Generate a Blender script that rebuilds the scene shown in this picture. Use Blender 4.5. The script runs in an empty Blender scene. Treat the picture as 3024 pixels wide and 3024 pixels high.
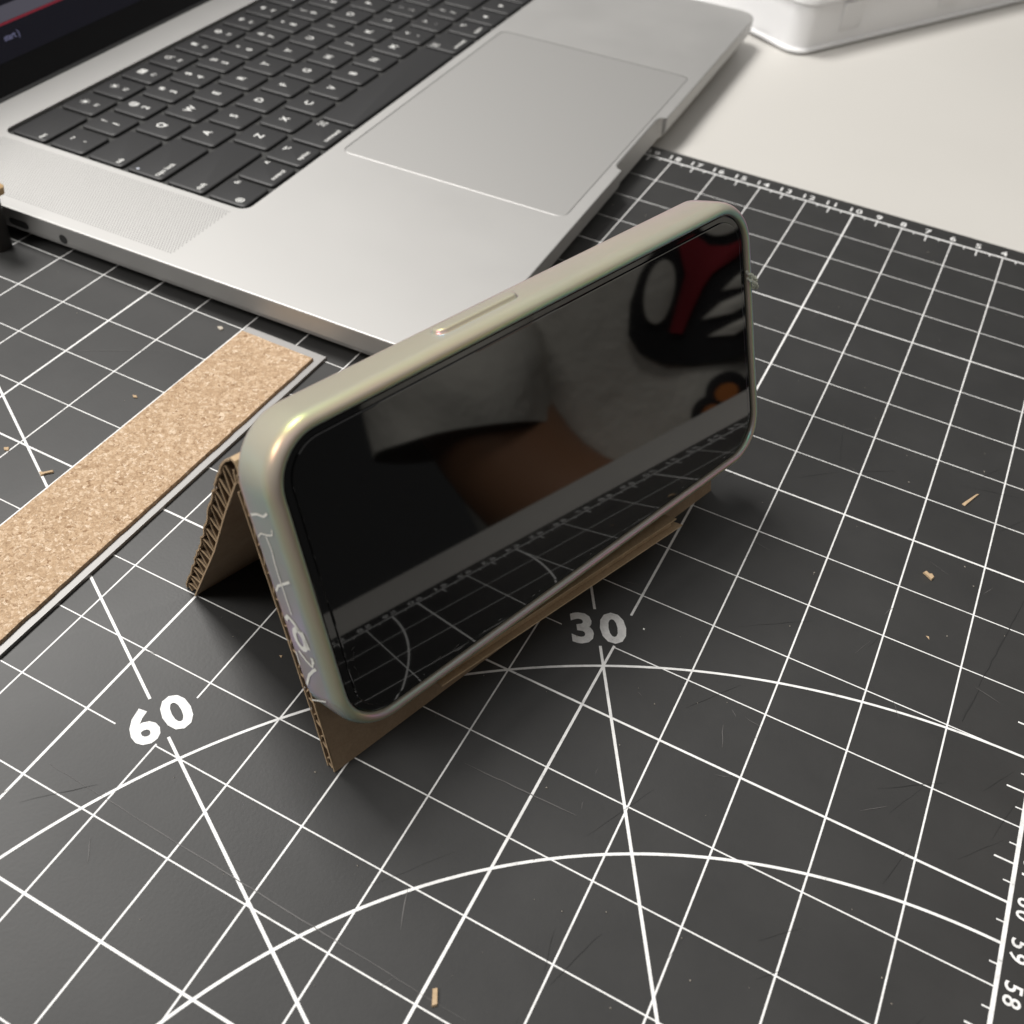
import bpy, bmesh, math, random
from mathutils import Vector, Matrix, noise
random.seed(7)
SC = bpy.context.scene
COL = SC.collection
CM = 0.01
V = Vector

# ------------------------------------------------------------------ camera
CAM = V((-6.66866, -14.71350, 20.98804))
R0 = V((0.8809354, 0.46936025, 0.06044644)); R1 = V((0.37103064, -0.60573537, -0.70386144)); R2 = V((-0.29375004, 0.64248394, -0.70776076))
cam_d = bpy.data.cameras.new('camera'); cam = bpy.data.objects.new('camera', cam_d); COL.objects.link(cam)
cam.matrix_world = Matrix(((R0.x, -R1.x, -R2.x, CAM.x*CM), (R0.y, -R1.y, -R2.y, CAM.y*CM), (R0.z, -R1.z, -R2.z, CAM.z*CM), (0, 0, 0, 1)))
cam_d.sensor_width = 36; cam_d.sensor_fit = 'HORIZONTAL'; cam_d.lens = 3090.33/3024*36
cam_d.shift_x = 123.588/3024; cam_d.shift_y = 2.5/3024
cam_d.clip_start = 0.005; cam_d.clip_end = 50
cam_d.dof.use_dof = True; cam_d.dof.focus_distance = 0.262; cam_d.dof.aperture_fstop = 21
SC.camera = cam

# ------------------------------------------------------------------ world, lamps and fill light
w = bpy.data.worlds.new('World'); SC.world = w; w.use_nodes = True
bg = w.node_tree.nodes['Background']; bg.inputs[0].default_value = (1.0, 0.99, 0.97, 1); bg.inputs[1].default_value = 0.07

def area(name, loc, target, size, power, color, shape='SQUARE', size_y=None):
    d = bpy.data.lights.new(name, 'AREA'); d.energy = power; d.color = color; d.size = size*CM
    if size_y: d.shape = 'RECTANGLE'; d.size_y = size_y*CM
    o = bpy.data.objects.new(name, d); COL.objects.link(o); o.location = V(loc)*CM
    o.rotation_euler = (V(target)-V(loc)).to_track_quat('-Z', 'Y').to_euler()
    return o
area('ceiling_lamp', (-114, 40, 196), (-15, 8, 0), 60, 48, (1.0, 0.975, 0.94))
area('side_lamp', (-100, -90, 130), (-10, 10, 0), 60, 21, (1.0, 0.97, 0.93))
area('ceiling_fill', (-30, 20, 220), (-30, 20, 0), 320, 17, (1.0, 0.98, 0.95))  # added broad fill in place of the unseen ceiling, gives upward reflections

vs = SC.view_settings; vs.view_transform = 'Standard'; vs.look = 'None'; vs.exposure = 0; vs.gamma = 1; vs.use_curve_mapping = False
SC.render.engine = 'CYCLES'

# ------------------------------------------------------------------ materials
MATS = {}
def mat(name, base=(0.5, 0.5, 0.5), rough=0.5, metal=0.0, **kw):
    m = bpy.data.materials.new(name); m.use_nodes = True
    p = m.node_tree.nodes['Principled BSDF']
    p.inputs['Base Color'].default_value = (*base, 1); p.inputs['Roughness'].default_value = rough; p.inputs['Metallic'].default_value = metal
    for k, v in kw.items():
        p.inputs[k.replace('_', ' ')].default_value = v
    MATS[name] = m
    return m
def N(m, t, **props):
    n = m.node_tree.nodes.new(t)
    for k, v in props.items(): setattr(n, k, v)
    return n
def LK(m, a, b): m.node_tree.links.new(a, b)
def P(m): return m.node_tree.nodes['Principled BSDF']
def ramp(m, fac, stops):
    r = N(m, 'ShaderNodeValToRGB'); e = r.color_ramp.elements
    while len(e) < len(stops): e.new(0.5)
    for el, (pos, c) in zip(e, stops): el.position = pos; el.color = (*c, 1) if len(c) == 3 else c
    LK(m, fac, r.inputs[0]); return r.outputs[0]
def noise_tex(m, scale, detail=3, rough=0.5, vec=None, dist=0.0):
    n = N(m, 'ShaderNodeTexNoise'); n.inputs['Scale'].default_value = scale; n.inputs['Detail'].default_value = detail; n.inputs['Roughness'].default_value = rough; n.inputs['Distortion'].default_value = dist
    if vec is None: vec = coord(m)
    LK(m, vec, n.inputs['Vector']); return n
def coord(m, scale=None):
    t = N(m, 'ShaderNodeTexCoord')
    if scale is None: return t.outputs['Object']
    mp = N(m, 'ShaderNodeMapping'); mp.inputs['Scale'].default_value = scale; LK(m, t.outputs['Object'], mp.inputs['Vector']); return mp.outputs[0]
def bump(m, h, strength=0.3, dist=0.0002, prev=None):
    b = N(m, 'ShaderNodeBump'); b.inputs['Strength'].default_value = strength; b.inputs['Distance'].default_value = dist
    LK(m, h, b.inputs['Height'])
    if prev: LK(m, prev, b.inputs['Normal'])
    LK(m, b.outputs[0], P(m).inputs['Normal']); return b.outputs[0]

# cutting mat: dark grey pvc with a pebbled skin, faint dust and rubbing
m = mat('mat_pvc', (0.043, 0.042, 0.041), 0.5)
n1 = noise_tex(m, 1250, 2, 0.6); n2 = noise_tex(m, 45, 4, 0.65); n3 = noise_tex(m, 9, 3, 0.5)
c = ramp(m, n2.outputs[0], [(0.3, (0.028, 0.028, 0.0278)), (0.75, (0.037, 0.0368, 0.0363))]); LK(m, c, P(m).inputs['Base Color'])
r = ramp(m, n3.outputs[0], [(0.3, (0.44,)*3), (0.75, (0.58,)*3)]); LK(m, r, P(m).inputs['Roughness'])
bump(m, n1.outputs[0], 0.2, 0.0001)
m = mat('mat_ink', (0.80, 0.80, 0.79), 0.5)
n1 = noise_tex(m, 420, 5, 0.75); c = ramp(m, n1.outputs[0], [(0.26, (0.30, 0.30, 0.295)), (0.36, (0.66, 0.66, 0.655)), (0.55, (0.80, 0.80, 0.79))]); LK(m, c, P(m).inputs['Base Color'])
mat('cut_dark', (0.012, 0.012, 0.012), 0.7)
mat('cut_pale', (0.105, 0.10, 0.098), 0.6)
mat('dust', (0.42, 0.38, 0.32), 0.8)
m = mat('desk_laminate', (0.67, 0.635, 0.575), 0.42)
n1 = noise_tex(m, 700, 2); bump(m, n1.outputs[0], 0.12, 0.0001)
n2 = noise_tex(m, 6, 3); c = ramp(m, n2.outputs[0], [(0.3, (0.555, 0.54, 0.51)), (0.7, (0.58, 0.565, 0.535))]); LK(m, c, P(m).inputs['Base Color'])
mat('desk_edge', (0.5, 0.48, 0.44), 0.5)
# laptop
m = mat('aluminium', (0.52, 0.515, 0.505), 0.6, 1.0)
n1 = noise_tex(m, 2600, 2, 0.7); bump(m, n1.outputs[0], 0.18, 0.00004)
n2 = noise_tex(m, 22, 5, 0.65); r = ramp(m, n2.outputs[0], [(0.35, (0.585,)*3), (0.7, (0.625,)*3)]); LK(m, r, P(m).inputs['Roughness'])
m = mat('trackpad_glass', (0.49, 0.485, 0.475), 0.57, 0.93)
n1 = noise_tex(m, 2600, 2, 0.7); bump(m, n1.outputs[0], 0.1, 0.00003)
mat('dark_hole', (0.10, 0.098, 0.095), 0.8)
mat('port_hole', (0.02, 0.02, 0.02), 0.6)
m = mat('key_plastic', (0.021, 0.021, 0.022), 0.5)
n1 = noise_tex(m, 1800, 2); bump(m, n1.outputs[0], 0.15, 0.00005)
mat('key_well', (0.032, 0.032, 0.031), 0.55)
mat('legend_white', (0.78, 0.78, 0.76), 0.5)
mat('bezel_glass', (0.012, 0.012, 0.013), 0.12)
def emis(name, col, st):
    m = mat(name, (0.01, 0.01, 0.012), 0.12); P(m).inputs['Emission Color'].default_value = (*col, 1); P(m).inputs['Emission Strength'].default_value = st
emis('display_dark', (0.25, 0.24, 0.42), 0.018)
emis('display_panel', (0.42, 0.40, 0.50), 0.17)
emis('display_red', (0.8, 0.07, 0.12), 0.20)
emis('display_text', (0.36, 0.36, 0.60), 0.36)
emis('led_white', (0.9, 0.92, 1.0), 0.8)
mat('rubber', (0.02, 0.02, 0.02), 0.7)
# cork
m = mat('cork', (0.4, 0.27, 0.15), 0.85)
v1 = N(m, 'ShaderNodeTexVoronoi'); v1.inputs['Scale'].default_value = 1250; v1.inputs['Randomness'].default_value = 1
nd = noise_tex(m, 800, 3, 0.6)
mx = N(m, 'ShaderNodeMix', data_type='VECTOR'); mx.inputs['Factor'].default_value = 0.0035; LK(m, coord(m), mx.inputs[4]); LK(m, nd.outputs[1], mx.inputs[5])
LK(m, mx.outputs[1], v1.inputs['Vector'])
sep = N(m, 'ShaderNodeSeparateColor'); LK(m, v1.outputs['Color'], sep.inputs[0])
c1 = ramp(m, sep.outputs[0], [(0.0, (0.24, 0.14, 0.07)), (0.06, (0.37, 0.25, 0.15)), (0.55, (0.46, 0.32, 0.20)), (0.9, (0.56, 0.42, 0.29)), (1.0, (0.66, 0.53, 0.40))])
n2 = noise_tex(m, 60, 3); n3 = noise_tex(m, 1500, 2)
c2 = ramp(m, n3.outputs[0], [(0.32, (0.55, 0.50, 0.45)), (0.5, (1, 1, 1))])
mm = N(m, 'ShaderNodeMix', data_type='RGBA', blend_type='MULTIPLY'); mm.inputs['Factor'].default_value = 0.5; LK(m, c1, mm.inputs[6]); LK(m, c2, mm.inputs[7])
LK(m, mm.outputs[2], P(m).inputs['Base Color'])
ad = N(m, 'ShaderNodeMath', operation='ADD'); LK(m, sep.outputs[1], ad.inputs[0]); LK(m, n3.outputs[0], ad.inputs[1])
bump(m, ad.outputs[0], 0.6, 0.00035)
m = mat('ruler_steel', (0.33, 0.325, 0.32), 0.6, 1.0)
n1 = noise_tex(m, 900, 3, 0.6, coord(m, (1, 0.04, 1))); bump(m, n1.outputs[0], 0.1, 0.00004)
# cardboard
def cardboard(name, a, b_):
    m = mat(name, a, 0.85)
    n1 = noise_tex(m, 140, 5, 0.65); n2 = noise_tex(m, 1600, 3, 0.6)
    c = ramp(m, n1.outputs[0], [(0.3, a), (0.7, b_)])
    c2 = ramp(m, n2.outputs[0], [(0.3, (0.75,)*3), (0.65, (1, 1, 1))])
    mm = N(m, 'ShaderNodeMix', data_type='RGBA', blend_type='MULTIPLY'); mm.inputs['Factor'].default_value = 0.7; LK(m, c, mm.inputs[6]); LK(m, c2, mm.inputs[7])
    LK(m, mm.outputs[2], P(m).inputs['Base Color']); bump(m, n2.outputs[0], 0.25, 0.0001)
cardboard('card_face', (0.31, 0.215, 0.135), (0.38, 0.275, 0.18))
cardboard('card_medium_shaded', (0.15, 0.10, 0.06), (0.19, 0.13, 0.08))  # darker flute paper; shade inside the flutes is put into its colour
cardboard('card_raw', (0.45, 0.32, 0.19), (0.52, 0.38, 0.24))
# phone
m = mat('case_shell', (0.36, 0.335, 0.27), 0.2, 0.0, IOR=2.4, Thin_Film_Thickness=495.0, Thin_Film_IOR=1.25)
P(m).inputs['Subsurface Weight'].default_value = 0.25; P(m).inputs['Subsurface Radius'].default_value = (1, 0.9, 0.7); P(m).inputs['Subsurface Scale'].default_value = 0.002
n1 = noise_tex(m, 30, 2); r = ramp(m, n1.outputs[0], [(0.3, (0.27,)*3), (0.7, (0.34,)*3)]); LK(m, r, P(m).inputs['Roughness'])
# sprayed pearl coat: film runs thicker towards the lower rim and is a little uneven
tc = N(m, 'ShaderNodeTexCoord'); sx = N(m, 'ShaderNodeSeparateXYZ'); LK(m, tc.outputs['Object'], sx.inputs[0])
mr = N(m, 'ShaderNodeMapRange', interpolation_type='SMOOTHSTEP'); mr.inputs['From Min'].default_value = 0.003; mr.inputs['From Max'].default_value = 0.013; mr.inputs['To Min'].default_value = 645; mr.inputs['To Max'].default_value = 516; LK(m, sx.outputs['Z'], mr.inputs['Value'])
nz = noise_tex(m, 55, 2); ma = N(m, 'ShaderNodeMath', operation='MULTIPLY_ADD'); ma.inputs[1].default_value = 70; LK(m, nz.outputs[0], ma.inputs[0]); LK(m, mr.outputs[0], ma.inputs[2]); sb = N(m, 'ShaderNodeMath', operation='SUBTRACT'); sb.inputs[1].default_value = 32; LK(m, ma.outputs[0], sb.inputs[0]); LK(m, sb.outputs[0], P(m).inputs['Thin Film Thickness'])
mat('screen_glass', (0.0015, 0.0015, 0.0016), 0.03, 0.0, IOR=1.60)
mat('protector_edge', (0.02, 0.02, 0.02), 0.08, 0.0, IOR=1.6)
mat('phone_black', (0.006, 0.006, 0.006), 0.25)
mat('marking_white', (0.80, 0.80, 0.76), 0.5)
m = mat('clear_cord', (0.75, 0.78, 0.68), 0.12, 0.0, IOR=1.45); P(m).inputs['Transmission Weight'].default_value = 0.55
m = mat('white_plastic', (0.88, 0.88, 0.89), 0.3); P(m).inputs['Subsurface Weight'].default_value = 0.4; P(m).inputs['Subsurface Radius'].default_value = (1, 1, 1); P(m).inputs['Subsurface Scale'].default_value = 0.01
mat('grey_content', (0.36, 0.37, 0.42), 0.7)
mat('tan_wood', (0.5, 0.34, 0.17), 0.6)
mat('black_plastic', (0.02, 0.02, 0.02), 0.45)
# person
m = mat('skin', (0.33, 0.17, 0.095), 0.5); P(m).inputs['Subsurface Weight'].default_value = 0.1; P(m).inputs['Subsurface Scale'].default_value = 0.01
mat('hair', (0.01, 0.008, 0.007), 0.5); mat('trousers_cloth', (0.02, 0.02, 0.022), 0.9)
m = mat('shirt_cloth', (0.66, 0.64, 0.58), 0.9)
n1 = noise_tex(m, 14, 4, 0.6); bump(m, n1.outputs[0], 0.5, 0.012)
mat('print_black', (0.012, 0.012, 0.013), 0.8); mat('print_red', (0.30, 0.02, 0.03), 0.8); mat('print_orange', (0.45, 0.15, 0.03), 0.8)

# ------------------------------------------------------------------ mesh helpers (all lengths in cm)
def empty(name, loc, label=None, cat=None, group=None, kind=None):
    o = bpy.data.objects.new(name, None); COL.objects.link(o); o.location = V(loc)*CM; o.empty_display_size = 0.01
    tag(o, label, cat, group, kind); return o
def tag(o, label=None, cat=None, group=None, kind=None):
    for k, v in (('label', label), ('category', cat), ('group', group), ('kind', kind)):
        if v: o[k] = v
    return o
def sharp(me, ang=40):
    for p in me.polygons: p.use_smooth = True
    me.set_sharp_from_angle(angle=math.radians(ang))
def build(name, vf, material, parent=None, smooth=None, world=True):
    """vf=(verts,faces) in cm, world coordinates; a parented child is stored relative to its (unrotated) parent."""
    verts, faces = vf
    off = V((0, 0, 0))
    q = parent
    while q is not None: off += q.location; q = q.parent
    if not world: off = V((0, 0, 0))
    me = bpy.data.meshes.new(name)
    me.from_pydata([tuple(V(v)*CM-off) for v in verts], [], faces); me.update()
    bm = bmesh.new(); bm.from_mesh(me); bmesh.ops.recalc_face_normals(bm, faces=bm.faces); bm.to_mesh(me); bm.free()
    me.materials.append(MATS[material])
    if smooth: sharp(me, smooth)
    o = bpy.data.objects.new(name, me); COL.objects.link(o)
    if parent: o.parent = parent
    return o
class MB:
    def __init__(s): s.v = []; s.f = []
    def add(s, v, f):
        k = len(s.v); s.v += [V(x) for x in v]; s.f += [tuple(i+k for i in q) for q in f]; return s
    def box(s, o, x, y, z):
        """box from corner o with edge vectors x, y, z"""
        o, x, y, z = map(V, (o, x, y, z))
        c = [o, o+x, o+x+y, o+y, o+z, o+x+z, o+x+y+z, o+y+z]
        return s.add(c, [(0, 3, 2, 1), (4, 5, 6, 7), (0, 1, 5, 4), (1, 2, 6, 5), (2, 3, 7, 6), (3, 0, 4, 7)])
    def quad(s, a, b, c, d): return s.add([a, b, c, d], [(0, 1, 2, 3)])
    def tube(s, pts, r, n=8, caps=True):
        pts = [V(p) for p in pts]; rs = r if isinstance(r, (list, tuple)) else [r]*len(pts)
        k = len(s.v); prev = None
        for i, p in enumerate(pts):
            t = (pts[min(i+1, len(pts)-1)]-pts[max(i-1, 0)]).normalized()
            a = prev-t*prev.dot(t) if prev else t.orthogonal()
            a.normalize(); prev = a; b = t.cross(a)
            for j in range(n): s.v.append(p+(a*math.cos(2*math.pi*j/n)+b*math.sin(2*math.pi*j/n))*rs[i])
        for i in range(len(pts)-1):
            for j in range(n): s.f.append((k+i*n+j, k+i*n+(j+1) % n, k+(i+1)*n+(j+1) % n, k+(i+1)*n+j))
        if caps: s.f.append(tuple(range(k, k+n))); s.f.append(tuple(range(k+(len(pts)-1)*n, k+len(pts)*n)))
        return s
    def get(s): return s.v, s.f
def rrect(x0, x1, y0, y1, r, n=8):
    """rounded rectangle outline, counter-clockwise"""
    out = []
    for cx, cy, a0 in ((x1-r, y0+r, -90), (x1-r, y1-r, 0), (x0+r, y1-r, 90), (x0+r, y0+r, 180)):
        for i in range(n+1):
            a = math.radians(a0+90*i/n); out.append((cx+r*math.cos(a), cy+r*math.sin(a)))
    return out
def rings(loops, close_first=True, close_last=True):
    n = len(loops[0]); v = [p for l in loops for p in l]; f = []
    for i in range(len(loops)-1):
        for j in range(n): f.append((i*n+j, i*n+(j+1) % n, (i+1)*n+(j+1) % n, (i+1)*n+j))
    if close_first: f.append(tuple(range(n)))
    if close_last: f.append(tuple(range((len(loops)-1)*n, len(loops)*n)))
    return v, f
# --- text outlines from the built-in font, flattened to triangles
_tc = {}
def glyphs(txt, bold=0.0):
    key = (txt, bold)
    if key not in _tc:
        cu = bpy.data.curves.new('t', 'FONT'); cu.body = txt; cu.size = 1; cu.align_x = 'CENTER'; cu.resolution_u = 3; cu.fill_mode = 'FRONT'; cu.offset = bold
        o = bpy.data.objects.new('t', cu); COL.objects.link(o)
        dg = bpy.context.evaluated_depsgraph_get(); me = o.evaluated_get(dg).to_mesh()
        vs_ = [v.co.copy() for v in me.vertices]; fs = [tuple(p.vertices) for p in me.polygons]
        o.evaluated_get(dg).to_mesh_clear(); bpy.data.objects.remove(o); bpy.data.curves.remove(cu)
        if vs_:
            y0 = min(v.y for v in vs_); y1 = max(v.y for v in vs_); x0 = min(v.x for v in vs_); x1 = max(v.x for v in vs_)
            vs_ = [V((v.x-(x0+x1)/2, v.y, 0)) for v in vs_]
        _tc[key] = (vs_, fs)
    return _tc[key]
def put_text(mb, txt, size, c, right, up, bold=0.0, sx=1.0, center_y=True, xalign=0.5):
    vs_, fs = glyphs(txt, bold)
    if not vs_: return
    ys = [v.y for v in vs_]; my = (min(ys)+max(ys))/2 if center_y else 0
    wd = max(v.x for v in vs_)-min(v.x for v in vs_); dx = (0.5-xalign)*wd
    c, right, up = V(c), V(right), V(up)
    mb.add([c+right*((v.x+dx)*size*sx)+up*((v.y-my)*size) for v in vs_], fs)

# ================================================================== SETTING
DZ = -0.30
def slab(x0, x1, y0, y1, z0, z1, r, bev, n=6):
    lo = []
    for ins, z in ((0, z0), (0, z1-bev), (bev*0.3, z1-bev*0.3), (bev, z1)):
        lo.append([(x, y, z) for x, y in rrect(x0+ins, x1-ins, y0+ins, y1-ins, max(r-ins, 0.01), n)])
    return rings(lo)
desk = build('desk', slab(-110, 5.6, -90, 130, DZ-2.6, DZ, 0.6, 0.12), 'desk_laminate', smooth=30)
tag(desk, kind='structure')

# ================================================================== CUTTING MAT
mato = empty('cutting_mat', (-30, -16, DZ), 'black cutting mat with white centimetre grid lying on the pale desk', 'cutting mat')
build('mat_sheet', slab(-61, 0.97, -61, 28.97, DZ+0.005, 0.0, 0.5, 0.06), 'mat_pvc', mato, smooth=40)
ZI = 0.004
clips = []
for ang, r in ((30, 21.2), (60, 21.2)):
    a = math.radians(ang); up = V((-math.sin(a), math.cos(a), 0)); rt = V((math.cos(a), math.sin(a), 0))
    clips.append((V((0, -16, 0))+up*r, rt, up, 0.92, 0.60))
def clipped(p):
    return any(abs((p-c).dot(rt)) < hw and abs((p-c).dot(up)) < hh for c, rt, up, hw, hh in clips)
grid = MB()
def stroke(a, b, wd, z=ZI):
    a, b = V(a), V(b); t = (b-a).normalized(); nn = V((-t.y, t.x, 0))*wd/2; zz = V((0, 0, z))
    grid.quad(a-nn+zz, b-nn+zz, b+nn+zz, a+nn+zz)
def line(a, b, wd, z=ZI):
    a, b = V(a), V(b); L = (b-a).length; n = max(1, int(L/0.05)); start = None
    for i in range(n+1):
        p = a.lerp(b, i/n); c = clipped(p)
        if not c and start is None: start = p
        if start is not None and (c or i == n):
            if (p-start).length > 0.02: stroke(start, p, wd, z)
            start = None
for i in range(2, 60, 2):
    line((-i, -60, 0), (-i, 28, 0), 0.064 if i % 10 == 0 else 0.041, ZI)
for v in range(2, 88, 2):
    line((-60, v-60, 0), (0, v-60, 0), 0.058 if v % 10 == 0 else 0.033, ZI+0.0012)
for a, b in (((0, -60.045, 0), (0, 28.045, 0)), ((-60, -60.045, 0), (-60, 28.045, 0))): stroke(a, b, 0.095, ZI+0.0024)
for y in (28, -60): stroke((-60, y, 0), (0, y, 0), 0.095, ZI+0.0036)
for k in range(1, 176):                                   # right-hand ticks, every half centimetre
    y = k*0.5-60
    if k % 2: stroke((-0.20, y, 0), (0, y, 0), 0.035, ZI+0.0012)
    elif (k//2) % 2: stroke((-0.46, y, 0), (0, y, 0), 0.045, ZI+0.0012)
for k in range(1, 120):
    x = -k*0.5
    if k % 2: stroke((x, 28-0.2, 0), (x, 28, 0), 0.035, ZI+0.0012)
    elif (k//2) % 2: stroke((x, 28-0.46, 0), (x, 28, 0), 0.045, ZI+0.0012)
for r in (5, 10, 15, 20):
    pr = None; nseg = 120
    for i in range(nseg+1):
        a = math.pi/2*i/nseg; p = V((-r*math.sin(a), -16+r*math.cos(a), 0))
        rr = V((-math.sin(a), math.cos(a), 0))*0.033
        if pr: grid.quad(*[q+V((0, 0, ZI+0.0048)) for q in (pr[0]-pr[1], p-rr, p+rr, pr[0]+pr[1])])
        pr = (p, rr)
for ang in (30, 60):
    a = math.radians(ang); d_ = V((-math.sin(a), math.cos(a), 0)); line(V((0, -16, 0)), V((0, -16, 0))+d_*(48 if ang == 30 else 58), 0.072, ZI+0.006)
build('printed_grid', grid.get(), 'mat_ink', mato)
for ang, txt in ((30, '30'), (60, '60')):
    c, rt, up, _, _ = clips[0 if ang == 30 else 1]
    mb = MB()
    for k, ch in enumerate(txt): put_text(mb, ch, 1.32, c+rt*(-0.405+0.81*k)+V((0, 0, ZI+0.008)), rt, up, 0.034, 1.02)
    build('printed_angle_number', mb.get(), 'mat_ink', mato)
for v in range(36, 88):
    mb = MB(); y = v-60
    for k, ch in enumerate(str(v)): put_text(mb, ch, 0.50, (0.33, y+0.155-0.31*k, ZI+0.008), (0, -1, 0), (1, 0, 0), 0.012)
    build('printed_number', mb.get(), 'mat_ink', mato)
for u in range(1, 24):
    mb = MB(); s_ = str(u)
    for k, ch in enumerate(s_): put_text(mb, ch, 0.52, (-u+(k-(len(s_)-1)/2)*0.33, 28.36, ZI+0.008), (1, 0, 0), (0, 1, 0), 0.012)
    build('printed_number', mb.get(), 'mat_ink', mato)
# knife cuts and rubbed scratches in the surface
def cuts(name, segs, material, seed):
    random.seed(seed); mb = MB()
    for a, b, wd in segs:
        a, b = V((*a, 0)), V((*b, 0)); n = max(3, int((b-a).length/0.25)); t = (b-a).normalized(); nn = V((-t.y, t.x, 0)); pv = None
        for i in range(n+1):
            p = a.lerp(b, i/n)+nn*random.uniform(-0.012, 0.012); ww = wd*(0.25+0.75*math.sin(math.pi*min(max(i/n, 0.02), 0.98)))*random.uniform(0.6, 1.1)/2
            cur = (p-nn*ww+V((0, 0, 0.013)), p+nn*ww+V((0, 0, 0.013)))
            if pv: mb.quad(pv[0], cur[0], cur[1], pv[1])
            pv = cur
    o = build(name, mb.get(), material, mato); o['kind'] = 'stuff'
random.seed(3)
dk = [((-0.85, 9.27), (-1.5, 5.6), 0.03), ((-7.89, -6.38), (-7.4, -4.94), 0.016), ((-1.48, 5.5), (-1.7, 4.3), 0.035)]
for i in range(46):
    x, y = random.uniform(-20, -0.5), random.uniform(-10, 14); a = random.gauss(math.radians(62), 0.35); l = random.uniform(0.4, 2.2)
    dk.append(((x, y), (x+math.cos(a)*l, y+math.sin(a)*l), random.uniform(0.006, 0.013)))
cuts('knife_cut', dk, 'cut_dark', 1)
pl = [((-19.69, -7.53), (-9.0, -7.8), 0.022), ((-11.67, -2.87), (-8.92, -2.77), 0.03), ((-11.3, -6.1), (-11.0, -6.9), 0.03), ((-30, 4), (-27.2, 5.8), 0.015)]
for i in range(55):
    x, y = random.uniform(-22, -0.5), random.uniform(-10, 22); a = random.uniform(0, 3.14); l = random.uniform(0.08, 0.7)
    pl.append(((x, y), (x+math.cos(a)*l, y+math.sin(a)*l), random.uniform(0.008, 0.018)))
cuts('scratch', pl, 'cut_pale', 2)
# dust specks
random.seed(11); mb = MB()
for i in range(240):
    x, y = random.uniform(-34, 0.6), random.uniform(-11, 27); s_ = random.choice([0.012, 0.016, 0.02, 0.03]); p = V((x, y, 0.016)); a = random.uniform(0, 6.28)
    q = [p+V((math.cos(a+k*2.1)*s_*random.uniform(0.5, 1.2), math.sin(a+k*2.1)*s_*random.uniform(0.5, 1.2), 0)) for k in range(3)]+[p+V((0, 0, s_*0.8))]
    mb.add(q, [(0, 1, 2), (0, 1, 3), (1, 2, 3), (2, 0, 3)])
tag(build('dust', mb.get(), 'dust'), 'fine pale dust specks scattered over the black mat', 'dust', kind='stuff')

# ================================================================== LAPTOP
FC = V((-18.85, 26.4, 0)); LR = V((-0.028, 0.9996, 0)).normalized(); LS = V((-0.9996, -0.028, 0)).normalized(); LZ = V((0, 0, 1))
ZB, ZT = 0.10, 1.25
def L(r, s, z): return FC+LR*r+LS*s+LZ*z
lap = empty('laptop', L(0, 12, 0), 'open silver laptop with black keyboard standing behind the phone', 'laptop')
# base shell: side profile rounds under; front thumb notch cut into the outline
def base_loop(ins, z, notch=0.0):
    pts = rrect(-17.785+ins, 17.785-ins, ins, 24.81-ins, 1.0-ins*0.5, 8)
    out = []
    for i, (x, y) in enumerate(pts):
        out.append(L(x, y, z))
        j = (i+1) % len(pts)
        if abs(pts[j][1]-ins) < 1e-6 and abs(y-ins) < 1e-6 and pts[j][0]-x > 5:
            dep = notch
            prof = [(-2.85, 0), (-2.78, 0.5), (-2.62, 0.85), (-2.4, 1), (2.4, 1), (2.62, 0.85), (2.78, 0.5), (2.85, 0)]
            for px_, k in prof: out.append(L(px_, ins+dep*k, z))
    return out
# note rrect's lower edge runs from the last corner to the first: handle the wrap
def base_loop2(ins, z, notch=0.0):
    pts = rrect(-17.785+ins, 17.785-ins, ins, 24.81-ins, 1.0-ins*0.5, 8)
    out = [L(x, y, z) for x, y in pts]
    for px_, k in [(-2.85, 0), (-2.78, 0.5), (-2.62, 0.85), (-2.4, 1), (2.4, 1), (2.62, 0.85), (2.78, 0.5), (2.85, 0)]:
        out.append(L(px_, ins+notch*k, z))
    return out
wellpts = rrect(-13.5, 13.5, 10.68, 22.2, 0.45, 6); tppts = rrect(-7.62, 7.64, 0.52, 10.25, 0.42, 6)
# underside and sides
lo = [base_loop2(0.9, ZB), base_loop2(0.35, ZB+0.10), base_loop2(0.06, ZB+0.32), base_loop2(0.0, ZB+0.5), base_loop2(0.0, ZT-0.045, 0.0), base_loop2(0.012, ZT-0.012, 0.0)]
lo2 = [base_loop2(0.9, ZB), base_loop2(0.35, ZB+0.10), base_loop2(0.06, ZB+0.32, 0.1), base_loop2(0.0, ZB+0.5, 0.22), base_loop2(0.0, ZT-0.045, 0.34), base_loop2(0.012, ZT-0.012, 0.36), base_loop2(0.045, ZT, 0.36)]
bv, bf = rings(lo2, True, False)
bm = bmesh.new()
bvs = [bm.verts.new(V(p)) for p in bv]
for f in bf: bm.faces.new([bvs[i] for i in f])
nl = len(lo2[0]); top = bvs[-nl:]
def loop_edges(vl): return [bm.edges.get((vl[i], vl[(i+1) % len(vl)])) or bm.edges.new((vl[i], vl[(i+1) % len(vl)])) for i in range(len(vl))]
te = loop_edges(top)
wv = [bm.verts.new(L(x, y, ZT)) for x, y in wellpts]; tv = [bm.verts.new(L(x, y, ZT)) for x, y in tppts]
te += loop_edges(wv)+loop_edges(tv)
bmesh.ops.triangle_fill(bm, use_beauty=True, use_dissolve=False, edges=te)
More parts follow.
